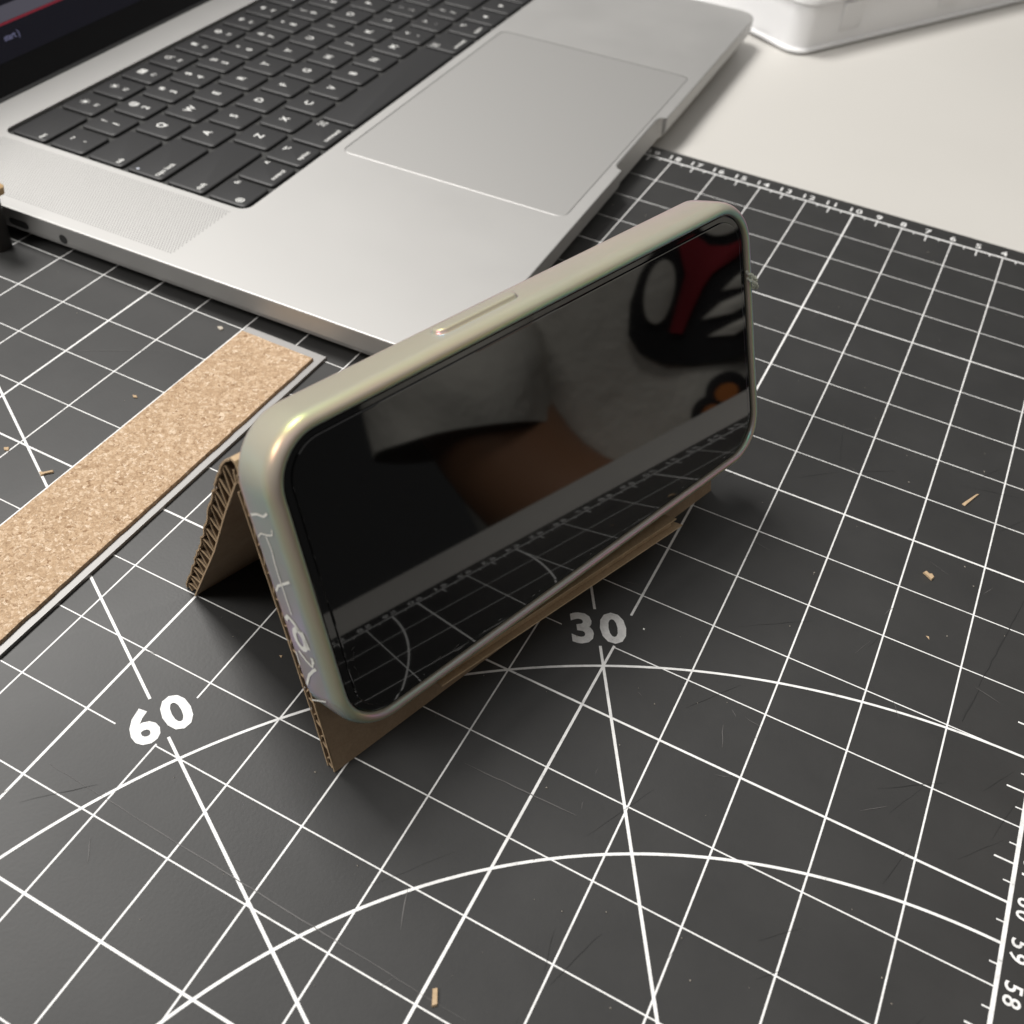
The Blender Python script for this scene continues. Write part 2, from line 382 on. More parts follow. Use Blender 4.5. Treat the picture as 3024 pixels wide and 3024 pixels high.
# walls of the keyboard well and of the trackpad groove
wd_ = [bm.verts.new(L(x, y, ZT-0.16)) for x, y in wellpts]; td = [bm.verts.new(L(x, y, ZT-0.06)) for x, y in tppts]
for a, b in ((wv, wd_), (tv, td)):
    for i in range(len(a)):
        j = (i+1) % len(a); bm.faces.new((a[i], a[j], b[j], b[i]))
bm.verts.index_update()
bverts = [v.co.copy() for v in bm.verts]; bfaces = [tuple(v.index for v in f.verts) for f in bm.faces]; bm.free()
build('base', (bverts, bfaces), 'aluminium', lap, smooth=18)
build('keyboard_well', ([L(x, y, ZT-0.15) for x, y in rrect(-13.52, 13.52, 10.66, 22.22, 0.45, 6)], [tuple(range(28))]), 'key_well', lap)
tpl = []
for ins, z in ((0.025, ZT-0.055), (0.025, ZT-0.018), (0.05, ZT-0.006)): tpl.append([L(x, y, z) for x, y in rrect(-7.62+ins, 7.64-ins, 0.52+ins, 10.25-ins, 0.42-ins, 6)])
build('trackpad', rings(tpl, False, True), 'trackpad_glass', lap, smooth=12)
# speaker grilles: rows of punched holes
for sgn in (-1, 1):
    mb = MB(); k = 0
    for i in range(30):
        for j in range(96):
            r = sgn*(13.86+i*0.114); s_ = 11.15+j*0.112+(0.056 if i % 2 else 0)
            c = L(r, s_, ZT+0.0015); mb.add([c+LR*(0.029*math.cos(t))+LS*(0.029*math.sin(t)) for t in (0, 1.047, 2.094, 3.1416, 4.189, 5.236)], [(0, 1, 2, 3, 4, 5)])
    o = build('speaker_grille', mb.get(), 'dark_hole', lap); o['kind'] = 'stuff'
# ports on the left side
def side_port(s0, s1, z0, z1, name):
    lp = []
    for ins, r in ((0, -17.79), (0.02, -17.80)):
        lp.append([L(r, x, z) for x, z in rrect(s0+ins, s1-ins, z0+ins, z1-ins, (z1-z0)/2-ins-0.001, 6)])
    build(name, rings(lp, True, True), 'port_hole', lap)
side_port(17.05, 17.95, 0.57, 0.87, 'usb_port'); side_port(15.3, 15.66, 0.54, 0.90, 'audio_jack'); side_port(19.0, 19.9, 0.57, 0.87, 'usb_port')
for r, s_ in ((-15, 2.5), (15, 2.5), (-15, 22), (15, 22)):
    build('rubber_foot', rings([[L(r+math.cos(t*math.pi/8)*0.9, s_+math.sin(t*math.pi/8)*0.9, z) for t in range(16)] for z in (0.0 if r < 0 or s_ > 5 else 0.0, ZB+0.05)]), 'rubber', lap)
# lid, hinge, display
TL_ = math.radians(20); LU = (LS*math.sin(TL_)+LZ*math.cos(TL_)).normalized(); LN = LR.cross(LU).normalized()
if LN.dot(LS) > 0: LN = -LN                                        # faces the user
H0 = L(0, 24.1, ZT)
def D(r, u_, k=0.0): return H0+LR*r+LU*u_+LN*k
build('hinge', MB().tube([D(-13.6, -0.12, -0.12), D(13.6, -0.12, -0.12)], 0.25, 12).get(), 'black_plastic', lap, smooth=40)
ll = [[D(x, y, k) for x, y in rrect(-17.785+i, 17.785-i, 0.06+i, 23.9-i, 0.9, 6)] for i, k in ((0.05, -0.42), (0, -0.36), (0, -0.03), (0.03, 0))]
lid = build('lid', rings(ll), 'aluminium', lap, smooth=40)
build('screen_bezel', ([D(x, y, 0.006) for x, y in rrect(-17.6, 17.6, 0.08, 23.75, 0.7, 6)], [tuple(range(28))]), 'bezel_glass', lid)
def drect(name, x0, x1, y0, y1, k, mt): build(name, ([D(x0, y0, k), D(x1, y0, k), D(x1, y1, k), D(x0, y1, k)], [(0, 1, 2, 3)]), mt, lid)
drect('display', -17.25, 17.25, 1.22, 23.4, 0.012, 'display_dark')
drect('display_window_panel', -17.2, 6.0, 2.56, 3.12, 0.016, 'display_panel'); drect('display_red_line', -17.2, 6.0, 2.46, 2.55, 0.018, 'display_red')
mb = MB(); put_text(mb, 'start )', 0.32, D(-9.2, 1.98, 0.018), LR, LU, 0.01, 1.1, True, 1.0); build('display_text', mb.get(), 'display_text', lid)
# keys
PITCH = 26.74/14.5; KH = 11.28/6; KX0 = -13.37; KY0 = 10.80
rows = [
 [(1.25, 'fn'), (1, 'control'), (1, 'option'), (1.25, 'command'), (5, ' '), (1.25, 'command_r'), (1, 'option_r'), (1, '<'), (1, 'v'), (0.75, '>')],
 [(2.25, 'shift')]+[(1, c) for c in 'ZXCVBNM']+[(1, '<,'), (1, '>.'), (1, '?/')]+[(2.25, 'shift_r')],
 [(1.75, 'caps lock')]+[(1, c) for c in 'ASDFGHJKL']+[(1, ':;'), (1, '"\'')]+[(1.75, 'return')],
 [(1.5, 'tab')]+[(1, c) for c in 'QWERTYUIOP']+[(1, '{['), (1, '}]'), (1, '|\\')],
 [(1, '~`')]+[(1, a+b) for a, b in zip('!@#$%^&*()_+', '1234567890-=')]+[(1.5, 'delete')],
 [(1.5, 'esc')]+[(1, 'F%d' % i) for i in range(1, 13)]+[(1, 'lock')]]
rows[0] = [(1, 'fn'), (1, 'control'), (1, 'option'), (1.25, 'command'), (5, ' '), (1.25, 'command_r'), (1, 'option_r'), (1, '<'), (1, 'v'), (1, '>')]
_keymesh = {}
KROT = Matrix((LR, LS, LZ)).transposed().to_4x4()
def key_mesh(wd):
    k = round(wd, 3)
    if k not in _keymesh:
        hw, hh = wd*PITCH/2-0.105, KH/2-0.105; lp = []
        for ins, z in ((0, -0.13), (0, -0.035), (0.03, -0.008), (0.09, 0.0)): lp.append([V((x, y, z-0.0)) for x, y in rrect(-hw+ins, hw-ins, -hh+ins, hh-ins, 0.17-ins*0.5, 4)])
        v, f = rings(lp, False, True); me = bpy.data.meshes.new('key'); me.from_pydata([tuple(x*CM) for x in v], [], f); me.materials.append(MATS['key_plastic']); sharp(me, 40); _keymesh[k] = me
    return _keymesh[k]
def legend(name, wd):
    mb = MB(); z = 0.004; X, Y = V((1, 0, 0)), V((0, 1, 0)); hw = wd*PITCH/2
    def T(t, s_, x, y, al=0.5, bold=0.012): put_text(mb, t, s_, V((x, y, z)), X, Y, bold, 1.0, True, al)
    def disc(x, y, r, n=10): mb.add([V((x+r*math.cos(6.2832*i/n), y+r*math.sin(6.2832*i/n), z)) for i in range(n)], [tuple(range(n))])
    def ring(x, y, r, t):
        for i in range(14):
            a, b = 6.2832*i/14, 6.2832*(i+1)/14
            mb.quad(*[V((x+q*math.cos(g), y+q*math.sin(g), z)) for q, g in ((r, a), (r, b), (r-t, b), (r-t, a))])
    def bar(x0, y0, x1, y1, t):
        a, b = V((x0, y0, z)), V((x1, y1, z)); dd = (b-a).normalized(); nn = V((-dd.y, dd.x, 0))*t/2; mb.quad(a-nn, b-nn, b+nn, a+nn)
    if name == ' ': return None
    if len(name) == 1 and name.isalpha() and name.isupper(): T(name, 0.50, 0, 0.06)
    elif name in ('<', 'v', '>'):
        dx = {'<': -1, 'v': 0, '>': 1}[name]; dy = -1 if name == 'v' else 0
        mb.add([V((dx*0.16, dy*0.16, z)), V((-dx*0.1-dy*0.14, -dy*0.1+dx*0.14, z)), V((-dx*0.1+dy*0.14, -dy*0.1-dx*0.14, z))], [(0, 1, 2)])
    elif len(name) == 2 and name[0] != 'F' and name != 'fn':
        T(name[0], 0.42, 0, 0.33); T(name[1], 0.46, 0, -0.27)
    elif name[0] == 'F' and name[1:].isdigit():
        k = int(name[1:]); T(name, 0.26, 0, -0.38)
        if k in (1, 2):
            disc(0, 0.22, 0.09)
            for i in range(8): bar(0.14*math.cos(i*.785), 0.22+0.14*math.sin(i*.785), 0.2*math.cos(i*.785), 0.22+0.2*math.sin(i*.785), 0.035)
        elif k == 3:
            for q in ((-0.22, 0.24, 0.18, 0.15), (0.0, 0.24, 0.2, 0.15), (-0.22, 0.07, 0.42, 0.13)): mb.quad(*[V((x, y, z)) for x, y in ((q[0], q[1]), (q[0]+q[2], q[1]), (q[0]+q[2], q[1]+q[3]), (q[0], q[1]+q[3]))])
        elif k == 4: ring(-0.03, 0.25, 0.15, 0.045); bar(0.07, 0.15, 0.18, 0.04, 0.05)
        elif k == 5: ring(0, 0.26, 0.12, 0.12); bar(-0.14, 0.1, 0.14, 0.1, 0.05)
        elif k == 6: ring(0, 0.22, 0.17, 0.09)
        else:
            s_ = -1 if k < 9 else 1
            mb.add([V((s_*0.18, 0.22, z)), V((-s_*0.06, 0.34, z)), V((-s_*0.06, 0.10, z))], [(0, 1, 2)]); bar(-s_*0.12, 0.12, -s_*0.12, 0.32, 0.06)
    else:
        base = name.replace('_r', '')
        rgt = name.endswith('_r') or name in ('return', 'delete')
        if base in ('esc', 'tab', 'caps lock', 'shift', 'return', 'delete'):
            T(base, 0.30, (hw-0.22) if rgt else -hw+0.24, -0.5, 1.0 if rgt else 0.0, 0.008)
        elif base == 'fn':
            T('fn', 0.30, hw-0.26, 0.45, 1.0, 0.008); ring(-hw+0.42, -0.42, 0.17, 0.035); bar(-hw+0.25, -0.42, -hw+0.59, -0.42, 0.03); bar(-hw+0.42, -0.59, -hw+0.42, -0.25, 0.03); ring(-hw+0.42, -0.42, 0.085, 0.03)
        elif base == 'control':
            T('^', 0.45, hw-0.3, 0.42); T('control', 0.29, 0, -0.5, 0.5, 0.008)
        elif base == 'option':
            sx = -1 if rgt else 1; bar(0.12, 0.5, 0.3, 0.5, 0.045); bar(-0.02+0.1, 0.5, 0.2, 0.34, 0.045); bar(0.2, 0.34, 0.34, 0.34, 0.045); bar(0.0, 0.5, 0.1, 0.5, 0.045); T('option', 0.29, 0, -0.5, 0.5, 0.008)
        elif base == 'command':
            cx, cy = (-hw+0.4 if rgt else hw-0.42), 0.4
            for ax in (-1, 1):
                for ay in (-1, 1): ring(cx+ax*0.11, cy+ay*0.11, 0.075, 0.03)
                bar(cx+ax*0.055, cy-0.11, cx+ax*0.055, cy+0.11, 0.03); bar(cx-0.11, cy+ax*0.055, cx+0.11, cy+ax*0.055, 0.03)
            T('command', 0.29, 0, -0.5, 0.5, 0.008)
        elif base == 'lock': ring(0, 0, 0.55, 0.03)
    return mb.get()
for ri, row in enumerate(rows):
    x = KX0
    for wd, nm in row:
        c = L(x+wd*PITCH/2, KY0+(ri+0.5)*KH, ZT-0.01); x += wd*PITCH
        o = bpy.data.objects.new('key', key_mesh(wd)); COL.objects.link(o); o.parent = lap
        o.matrix_local = Matrix.Translation(c*CM-lap.location) @ KROT
        lg = legend(nm, wd)
        if lg and lg[0]:
            me = bpy.data.meshes.new('legend'); me.from_pydata([tuple(V(p)*CM) for p in lg[0]], [], lg[1]); me.materials.append(MATS['legend_white'])
            q = bpy.data.objects.new('legend', me); COL.objects.link(q); q.parent = o
        if nm == 'caps lock':
            me = bpy.data.meshes.new('indicator_light'); me.from_pydata([((-wd*PITCH/2+0.32+0.07*math.cos(i*.785))*CM, (0.42+0.07*math.sin(i*.785))*CM, 0.004*CM) for i in range(8)], [], [tuple(range(8))]); me.materials.append(MATS['led_white'])
            q = bpy.data.objects.new('indicator_light', me); COL.objects.link(q); q.parent = o

# ================================================================== CORK-BACKED STEEL RULER
rul = empty('steel_ruler', (-24.2, -2, 0), 'steel ruler lying cork side up left of the phone', 'ruler')
def ruler_strip(x0, x1, y0, y1, z0, z1, bev, wob=0.0):
    # straight strip with a very slight yaw; cork edge is ragged
    yaw = 0.006; out = []
    def tr(x, y, z): return (x+(y-0)*(-yaw)*0-0.0, y, z)
    n = 150; lo = []
    def outline(ins):
        pts = []
        for i in range(n+1): pts.append((x1-ins+random.uniform(-wob, wob), y0+(y1-y0)*i/n))
        for i in range(6): pts.append((x1-ins+(x0-x1+2*ins)*(i+0.5)/6, y1-ins+random.uniform(-wob, wob)))
        for i in range(n+1): pts.append((x0+ins+random.uniform(-wob, wob), y1-(y1-y0)*i/n))
        return pts
    base = outline(0)
    cx = (x0+x1)/2
    def sh(p, ins): return ((p[0]-ins if p[0] > cx else p[0]+ins), p[1]-(ins if p[1] > y1-0.3 else 0))
    for ins, z in ((0, z0), (0, z1-bev), (bev*0.6, z1)): lo.append([(*sh(p, ins), z) for p in base])
    return rings(lo)
random.seed(5)
build('steel_strip', ruler_strip(-25.86, -22.72, -34, 8.12, 0.012, 0.11, 0.02), 'ruler_steel', rul, smooth=40)
build('cork_strip', ruler_strip(-25.80, -22.96, -34, 7.72, 0.111, 0.22, 0.03, 0.012), 'cork', rul, smooth=50)

# ================================================================== PHONE
PB = V((-13.3983097, -4.5826513, 2.23490705)); PD = V((0.31027899, 0.95062522, -0.00621537)); PU = V((-0.32639635, 0.11267008, 0.93849394)); PN = V((0.8928563, -0.28916628, 0.34523976))
PW, PH = 14.35, 6.66837
def ph(a, v, k): return PB+PD*a+PU*v+PN*k
phone = empty('smartphone', ph(PW/2, -0.3, -0.6), 'smartphone with blank black screen in an iridescent case leaning on the cardboard stand', 'smartphone')
OR = 1.0
prof = [(0.0, -0.20), (0.0, -0.055), (0.015, -0.022), (0.05, -0.004), (0.09, 0.0), (0.14, -0.014), (0.19, -0.05), (0.24, -0.11), (0.275, -0.18), (0.295, -0.26), (0.30, -0.34), (0.305, -0.60), (0.30, -1.02), (0.29, -1.11), (0.26, -1.17), (0.21, -1.205), (0.12, -1.22)]
loops = []
for o_, k in prof: loops.append([ph(x, y, k) for x, y in rrect(-o_, PW+o_, -o_, PH+o_, OR+o_, 14)])
build('case', rings(loops, False, True), 'case_shell', phone, smooth=60)
case = phone.children[0]
# phone body and cover glass under the lip
bl = [[ph(x, y, k) for x, y in rrect(-0.02+i, PW+0.02-i, -0.02+i, PH+0.02-i, OR, 14)] for i, k in ((0, -0.9), (0, -0.16), (0.03, -0.125))]
build('body', rings(bl, True, True), 'phone_black', phone, smooth=40)
sl = [[ph(x, y, k) for x, y in rrect(0.05+i, PW-0.05-i, 0.05+i, PH-0.05-i, OR-0.05-i*0.6, 14)] for i, k in ((0, -0.14), (0.0, -0.102), (0.004, -0.10))]
build('screen', rings(sl, False, True), 'screen_glass', phone)
pg = [[ph(x, y, k) for x, y in rrect(0.22+i, PW-0.22-i, 0.17+i, PH-0.17-i, OR-0.2-i*0.6, 14)] for i, k in ((0, -0.10), (0.0, -0.075), (0.012, -0.062), (0.03, -0.058))]
build('screen_protector', rings(pg, False, True), 'screen_glass', phone)
# button cover on the top side
def pill(a0, a1, k0, k1, lv):
    lo = []
    for ins, v in lv:
        r = (k1-k0)/2-ins-0.002
        lo.append([ph(x, PH+v, k) for x, k in rrect(a0+ins, a1-ins, k0+ins, k1-ins, max(r, 0.02), 8)])
    return rings(lo, False, True)
build('button', pill(4.55, 6.85, -0.88, -0.46, ((-0.05, 0.295), (-0.01, 0.315), (0.0, 0.36), (0.02, 0.385), (0.06, 0.398), (0.12, 0.40))), 'case_shell', case, smooth=60)
# camera island behind
cl = [[ph(x, y, k) for x, y in rrect(0.9+i, 4.3-i, PH-3.2+i, PH+0.22-i, 0.8, 8)] for i, k in ((0.0, -1.12), (0.02, -1.30), (0.08, -1.36))]
build('camera_bump', rings(cl, False, True), 'case_shell', case, smooth=50)
for a, v in ((1.75, PH-0.75), (3.35, PH-2.2)):
    cc = [[ph(a+rr*math.cos(t*math.pi/10), v+rr*math.sin(t*math.pi/10), k) for t in range(20)] for rr, k in ((0.68, -1.3), (0.68, -1.44), (0.55, -1.46))]
    build('camera_lens', rings(cc, False, True), 'phone_black', phone, smooth=40)
# white lettering strokes on the left side of the case
def side(v, k): return ph(-0.3075, v, k)
mk = MB()
def mark(pts, wd):
    pts = [V((p[1], p[0], 0)) for p in pts]; pv = None                 # x=depth, y=height
    for i, p in enumerate(pts):
        t = (pts[min(i+1, len(pts)-1)]-pts[max(i-1, 0)]).normalized(); nn = V((-t.y, t.x, 0))*wd/2
        cur = (p-nn, p+nn)
        if pv: mk.quad(*[ph(-0.316, q.y, q.x) for q in (pv[0], cur[0], cur[1], pv[1])])
        pv = cur
mark([(5.19, -1.0), (5.28, -0.75), (5.30, -0.5), (5.42, -0.32)], 0.055)
mark([(4.69, -1.0), (4.82, -0.85), (4.86, -0.6), (4.92, -0.4), (5.06, -0.34)], 0.035)
mark([(4.82, -0.67), (4.52, -0.62), (4.2, -0.67), (3.6, -0.68), (2.97, -0.67)], 0.04)
mark([(3.42, -1.0), (3.60, -0.85), (3.68, -0.7), (3.89, -0.31)], 0.06)
ov = [(2.36+0.24*math.cos(t*math.pi/8), -0.66+0.17*math.sin(t*math.pi/8)) for t in range(17)]
mark(ov, 0.13); mark([(2.72, -1.0), (2.86, -0.86), (2.74, -0.68), (2.6, -0.6)], 0.11); mark([(2.62, -0.5), (2.2, -0.42)], 0.13)
mark([(1.98, -0.88), (1.80, -0.68), (1.72, -0.5), (1.86, -0.44)], 0.07); mark([(2.0, -0.42), (1.86, -0.40)], 0.09)
mark([(1.72, -0.38), (1.62, -0.52), (1.38, -0.78), (1.02, -1.02)], 0.07); mark([(1.9, -1.02), (1.55, -1.03)], 0.05); mark([(0.60, -1.02), (0.86, -0.4)], 0.035)
build('side_marking', mk.get(), 'marking_white', case)
# clear cord loop knotted round the right side
lo = MB()
for dv, dk in ((0.0, 0.0), (-0.17, 0.03)):
    ctl = [(PW-0.02, 4.92, -0.06), (PW+0.03, 4.86, 0.03), (PW+0.14, 4.74, 0.075), (PW+0.27, 4.62, 0.02), (PW+0.40, 4.54, -0.12), (PW+0.50, 4.50, -0.30), (PW+0.46, 4.50, -0.52), (PW+0.32, 4.52, -0.75)]
    pts = []
    for (a, b) in zip(ctl, ctl[1:]):
        for i in range(5): pts.append(V(a).lerp(V(b), i/5))
    lo.tube([ph(p.x, p.y+dv+0.015*math.sin(q*1.3), p.z+dk) for q, p in enumerate(pts)], [0.05+0.012*math.sin(q*1.9) for q in range(len(pts))], 8)
build('cord_loop', lo.get(), 'clear_cord', phone, smooth=60)

# ================================================================== CARDBOARD STAND
PE = V((-0.95064359, 0.31028499, 0)); DH = V((0.31028499, 0.95064359, 0))
S0 = V((PB.x, PB.y, 0))
def st(a, e, z): return S0+DH*a+PE*e+LZ*z
stand = empty('cardboard_stand', st(6.8, 4, 0), 'folded brown corrugated cardboard stand propping up the phone', 'phone stand')
random.seed(21)
def sheet(pf, a0, a1, t, skew=0.0, n=2, jag=0.0):
    """thin liner that follows the (e,z) polyline pf, thickness t, swept along the flutes; end cut slightly ragged"""
    mb = MB(); k = len(pf)
    nr = []
    for i in range(k):
        t_ = V((pf[min(i+1, k-1)][0]-pf[max(i-1, 0)][0], pf[min(i+1, k-1)][1]-pf[max(i-1, 0)][1])).normalized(); nr.append((-t_.y*t/2, t_.x*t/2))
    st_ = []
    for end in (0, 1):
        for sg in (1, -1):
            st_.append([st((a0+skew*(1-z/7.5)+random.uniform(-jag, jag)) if end == 0 else a1+(skew*(1-z/7.5) if a1-a0 < 0.1 else 0)+random.uniform(-jag, jag)*0.3, e+sg*nr[i][0], z+sg*nr[i][1]) for i, (e, z) in enumerate(pf)])
    v = [p for l in st_ for p in l]; f = []
    for i in range(k-1):
        A, B, C_, D_ = (0, k, 2*k, 3*k)
        f += [(A+i, A+i+1, C_+i+1, C_+i), (B+i, D_+i, D_+i+1, B+i+1), (A+i, B+i, B+i+1, A+i+1), (C_+i, C_+i+1, D_+i+1, D_+i)]
    f += [(0, 2*k, 3*k, k), (k-1, 2*k-1, 4*k-1, 3*k-1)]
    return v, f
def resample(pf, n):
    L_ = [0]
    for a, b in zip(pf, pf[1:]): L_.append(L_[-1]+math.hypot(b[0]-a[0], b[1]-a[1]))
    out = []
    for i in range(n+1):
        d_ = L_[-1]*i/n; j = max(x for x in range(len(pf)-1) if L_[x] <= d_+1e-9); q = (d_-L_[j])/(L_[j+1]-L_[j]); out.append((pf[j][0]+(pf[j+1][0]-pf[j][0])*q, pf[j][1]+(pf[j+1][1]-pf[j][1])*q))
    return out
A0, A1 = -0.16, 13.92
front_out = resample([(0.70, 0.01), (1.07, 1.35), (1.50, 2.62), (2.40, 5.1), (3.24, 7.35)], 20)
front_in = resample([(0.93, 0.01), (1.31, 1.3), (1.74, 2.56), (2.58, 5.0), (3.26, 6.9)], 20)
build('front_panel', sheet(front_out, A0, A1, 0.035, 0, 2, 0.02), 'card_face', stand)
build('front_panel_liner', sheet(front_in, A0, A1, 0.03, 0, 2, 0.02), 'card_face', stand)
def flute_path(p, q, n, jit=0.02):
    pf = []
    P_, Q_ = resample(p, 400), resample(q, 400)
    for i in range(n*8+1):
        x = i/(n*8); s_ = 0.5+0.5*math.sin(2*math.pi*i/8); s_ = min(max((s_-0.5)*1.3+0.5, 0.05), 0.95); a, b = P_[int(x*400)], Q_[int(x*400)]
        pf.append((a[0]+(b[0]-a[0])*s_+random.uniform(-jit, jit), a[1]+(b[1]-a[1])*s_+random.uniform(-jit, jit)))
    return pf
def fluting(name, pf, t, a0, a1, skew, wide):
    build(name, sheet(pf, a0, a1, t, skew, 2, 0.012), 'card_medium_shaded', stand)
    build(name+'_cut_edge', sheet(pf, a0-0.012, a0+0.012, wide, skew, 2, 0.006), 'card_raw', stand)
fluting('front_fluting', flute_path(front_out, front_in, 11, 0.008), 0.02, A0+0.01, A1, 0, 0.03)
for nm, pf in (('front_panel_cut_edge', front_out), ('front_liner_cut_edge', front_in)): build(nm, sheet(pf, A0-0.03, A0-0.012, 0.037, 0, 2, 0.004), 'card_raw', stand)
# back panel, its raw edge shows the flutes; skewed outwards at the foot
def wob(pf, am): return [(e+random.uniform(-am, am), z) for e, z in pf]
back_out = wob(resample([(3.44, 7.62), (3.72, 7.35), (4.55, 5.75), (5.6, 3.6), (7.48, 0.02)], 44), 0.035)
back_in = resample([(3.36, 7.05), (3.52, 6.75), (4.15, 5.55), (5.2, 3.4), (7.08, 0.02)], 20)
SK = 0.56
build('back_panel', sheet(back_out, A0, A1, 0.035, SK, 2, 0.03), 'card_face', stand)
build('back_panel_liner', sheet(back_in, A0, A1, 0.035, SK, 2, 0.01), 'card_face', stand)
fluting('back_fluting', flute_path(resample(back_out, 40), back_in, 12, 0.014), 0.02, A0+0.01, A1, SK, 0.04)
for nm, pf in (('back_panel_cut_edge', back_out), ('back_liner_cut_edge', back_in)): build(nm, sheet(pf, A0-0.035, A0-0.015, 0.042, SK, 2, 0.004), 'card_raw', stand)
ridge = [(3.20, 7.35), (3.24, 7.50), (3.32, 7.62), (3.44, 7.62)]
build('fold_ridge', sheet(ridge, A0, A1, 0.05, 0, 2, 0.01), 'card_raw', stand)
# support tab bent forward under the phone
tab = stand
def tb(a, v, k): return ph(a, v, k)
def tv_(a): return -0.13-0.058*a                       # the tab sags towards its right end
def tslab(a0, a1, dv0, dv1, k0, k1):
    c = [tb(a, tv_(a)+dv, k) for k in (k0, k1) for dv in (dv0, dv1) for a in (a0, a1)]
    return c, [(0, 1, 3, 2), (4, 6, 7, 5), (0, 4, 5, 1), (2, 3, 7, 6), (0, 2, 6, 4), (1, 5, 7, 3)]
sc_ = MB()
for a, v, l, t in ((0.42, 1.75, 0.16, 1.2), (0.36, 1.66, 0.09, -0.6), (0.40, 1.2, 0.22, 1.5), (0.37, 1.45, 0.12, 1.9), (0.45, 1.9, 0.08, 0.4), (2.3, 0.33, 0.3, 0.1), (2.9, 0.30, 0.2, 0.25)):
    q = (math.cos(t)*l/2, math.sin(t)*l/2); w_ = 0.006
    sc_.quad(ph(a-q[0], v-q[1]-w_, -0.056), ph(a+q[0], v+q[1]-w_, -0.056), ph(a+q[0], v+q[1]+w_, -0.056), ph(a-q[0], v-q[1]+w_, -0.056))
build('scuff', sc_.get(), 'cut_pale', phone)
build('support_tab', tslab(2.4, 10.95, -0.032, 0.0, -1.3, -0.26), 'card_raw', stand)
build('support_tab_liner', tslab(2.4, 11.12, -0.30, -0.265, -1.3, -0.22), 'card_raw', stand)
mb = MB(); nf = 9
zz = [(-1.3+0.88*i/(nf*2), -0.035 if i % 2 else -0.262) for i in range(nf*2+1)]
for (k0, v0), (k1, v1) in zip(zz, zz[1:]): mb.quad(tb(2.4, tv_(2.4)+v0, k0), tb(10.9, tv_(10.9)+v0, k0), tb(10.9, tv_(10.9)+v1, k1), tb(2.4, tv_(2.4)+v1, k1))
build('support_tab_fluting', mb.get(), 'card_raw', stand)

# ================================================================== WHITE BOX
BXC = V((-16.75, 43.7, DZ)); BA = V((0.48, 0.877, 0)).normalized(); BB = V((-0.877, 0.48, 0)).normalized()
box = empty('storage_box', BXC+BA*13+BB*8, 'white plastic storage box on the desk beyond the laptop', 'box')
def BX(x, y, z): return BXC+BA*x+BB*y+LZ*z
def bloop(ins, z, r=1.0): return [BX(x, y, z) for x, y in rrect(ins, 26-ins, ins, 17-ins, r, 8)]
build('box_body', rings([bloop(0.25, 0.02), bloop(0.0, 0.12), bloop(0.0, 0.24), bloop(0.16, 0.34), bloop(0.34, 2.35), bloop(0.44, 2.42)]), 'white_plastic', box, smooth=35)
build('box_lid', rings([bloop(0.30, 2.425), bloop(0.22, 2.47), bloop(0.24, 2.75), bloop(0.36, 2.86), bloop(1.1, 2.90), bloop(1.2, 3.05), bloop(1.45, 3.10)]), 'white_plastic', box, smooth=35)
for x in (3.2, 11.5, 19.5): build('box_rib', MB().box(BX(x, 0.20, 0.5), BA*1.6, BB*0.3, LZ*1.75).get(), 'white_plastic', box)

# ================================================================== SMALL THINGS
plug = empty('cable_plug', (-37.3, 7.4, 0), 'dark plug with a tan top beside the laptop ports at the left edge', 'plug')
pl_ = [[V((x, y, z)) for x, y in rrect(-39.2, -35.88, 7.05, 7.75, 0.2, 5)] for z in (0.02, 2.2)]
build('plug_body', rings(pl_), 'black_plastic', plug, smooth=40)
pl_ = [[V((x, y, z)) for x, y in rrect(-39.2+i, -35.50-i, 7.04+i, 7.76-i, 0.2, 5)] for i, z in ((0.02, 2.202), (0, 2.45), (0.1, 2.55))]
build('plug_top', rings(pl_), 'tan_wood', plug, smooth=40)
def crumb(name, pts, z, material, label, cat='scrap'):
    """small irregular chip: outline at height, slightly domed"""
    c = sum((V(p) for p in pts), V((0, 0)))/len(pts)
    lo = [[V((*p, 0.015)) for p in pts], [V((*(V(p)+(c-V(p))*0.12), z)) for p in pts]]
    e_ = build(name, rings(lo), material, None); me = e_.data
    off = V((c.x, c.y, 0))*CM
    for v in me.vertices: v.co -= off
    e_.location = off
    tag(e_, label, cat, 'cardboard scraps on the mat')
crumb('cardboard_sliver', [(-3.02, 12.32), (-2.93, 12.28), (-2.66, 12.98), (-2.62, 13.06), (-2.70, 13.0)], 0.05, 'card_raw', 'thin pointed cardboard sliver on the mat right of the phone')
crumb('cardboard_chip', [(-3.52, 8.83), (-3.46, 8.93), (-3.36, 8.86), (-3.28, 8.9), (-3.2, 8.80), (-3.25, 8.66), (-3.34, 8.72)], 0.07, 'card_raw', 'knobbly pale cardboard crumb below the pointed sliver')
crumb('cardboard_chip', [(-3.01, 6.58), (-2.93, 6.6), (-2.90, 6.49)], 0.02, 'card_raw', 'tiny triangular paper crumb near the long knife cut on the right')
crumb('cardboard_chip', [(-9.86, -7.58), (-9.78, -7.52), (-9.62, -7.82), (-9.70, -7.90)], 0.07, 'card_raw', 'orange-brown rectangular cardboard chip near the bottom of the mat')
crumb('cardboard_chip', [(-26.62, -0.66), (-26.5, -0.62), (-26.32, -0.40), (-26.26, -0.46), (-26.40, -0.62), (-26.46, -0.76)], 0.06, 'card_raw', 'curled cardboard flake left of the cork ruler')
crumb('cardboard_chip', [(-28.2, -0.42), (-28.08, -0.33), (-27.98, -0.44), (-28.1, -0.5)], 0.05, 'card_raw', 'brown crumb on a grid line at the left edge of the mat')
crumb('cardboard_chip', [(-26.72, 3.38), (-26.6, 3.42), (-26.5, 3.36), (-26.62, 3.3)], 0.04, 'card_raw', 'small brown crumb on the mat between laptop and ruler')
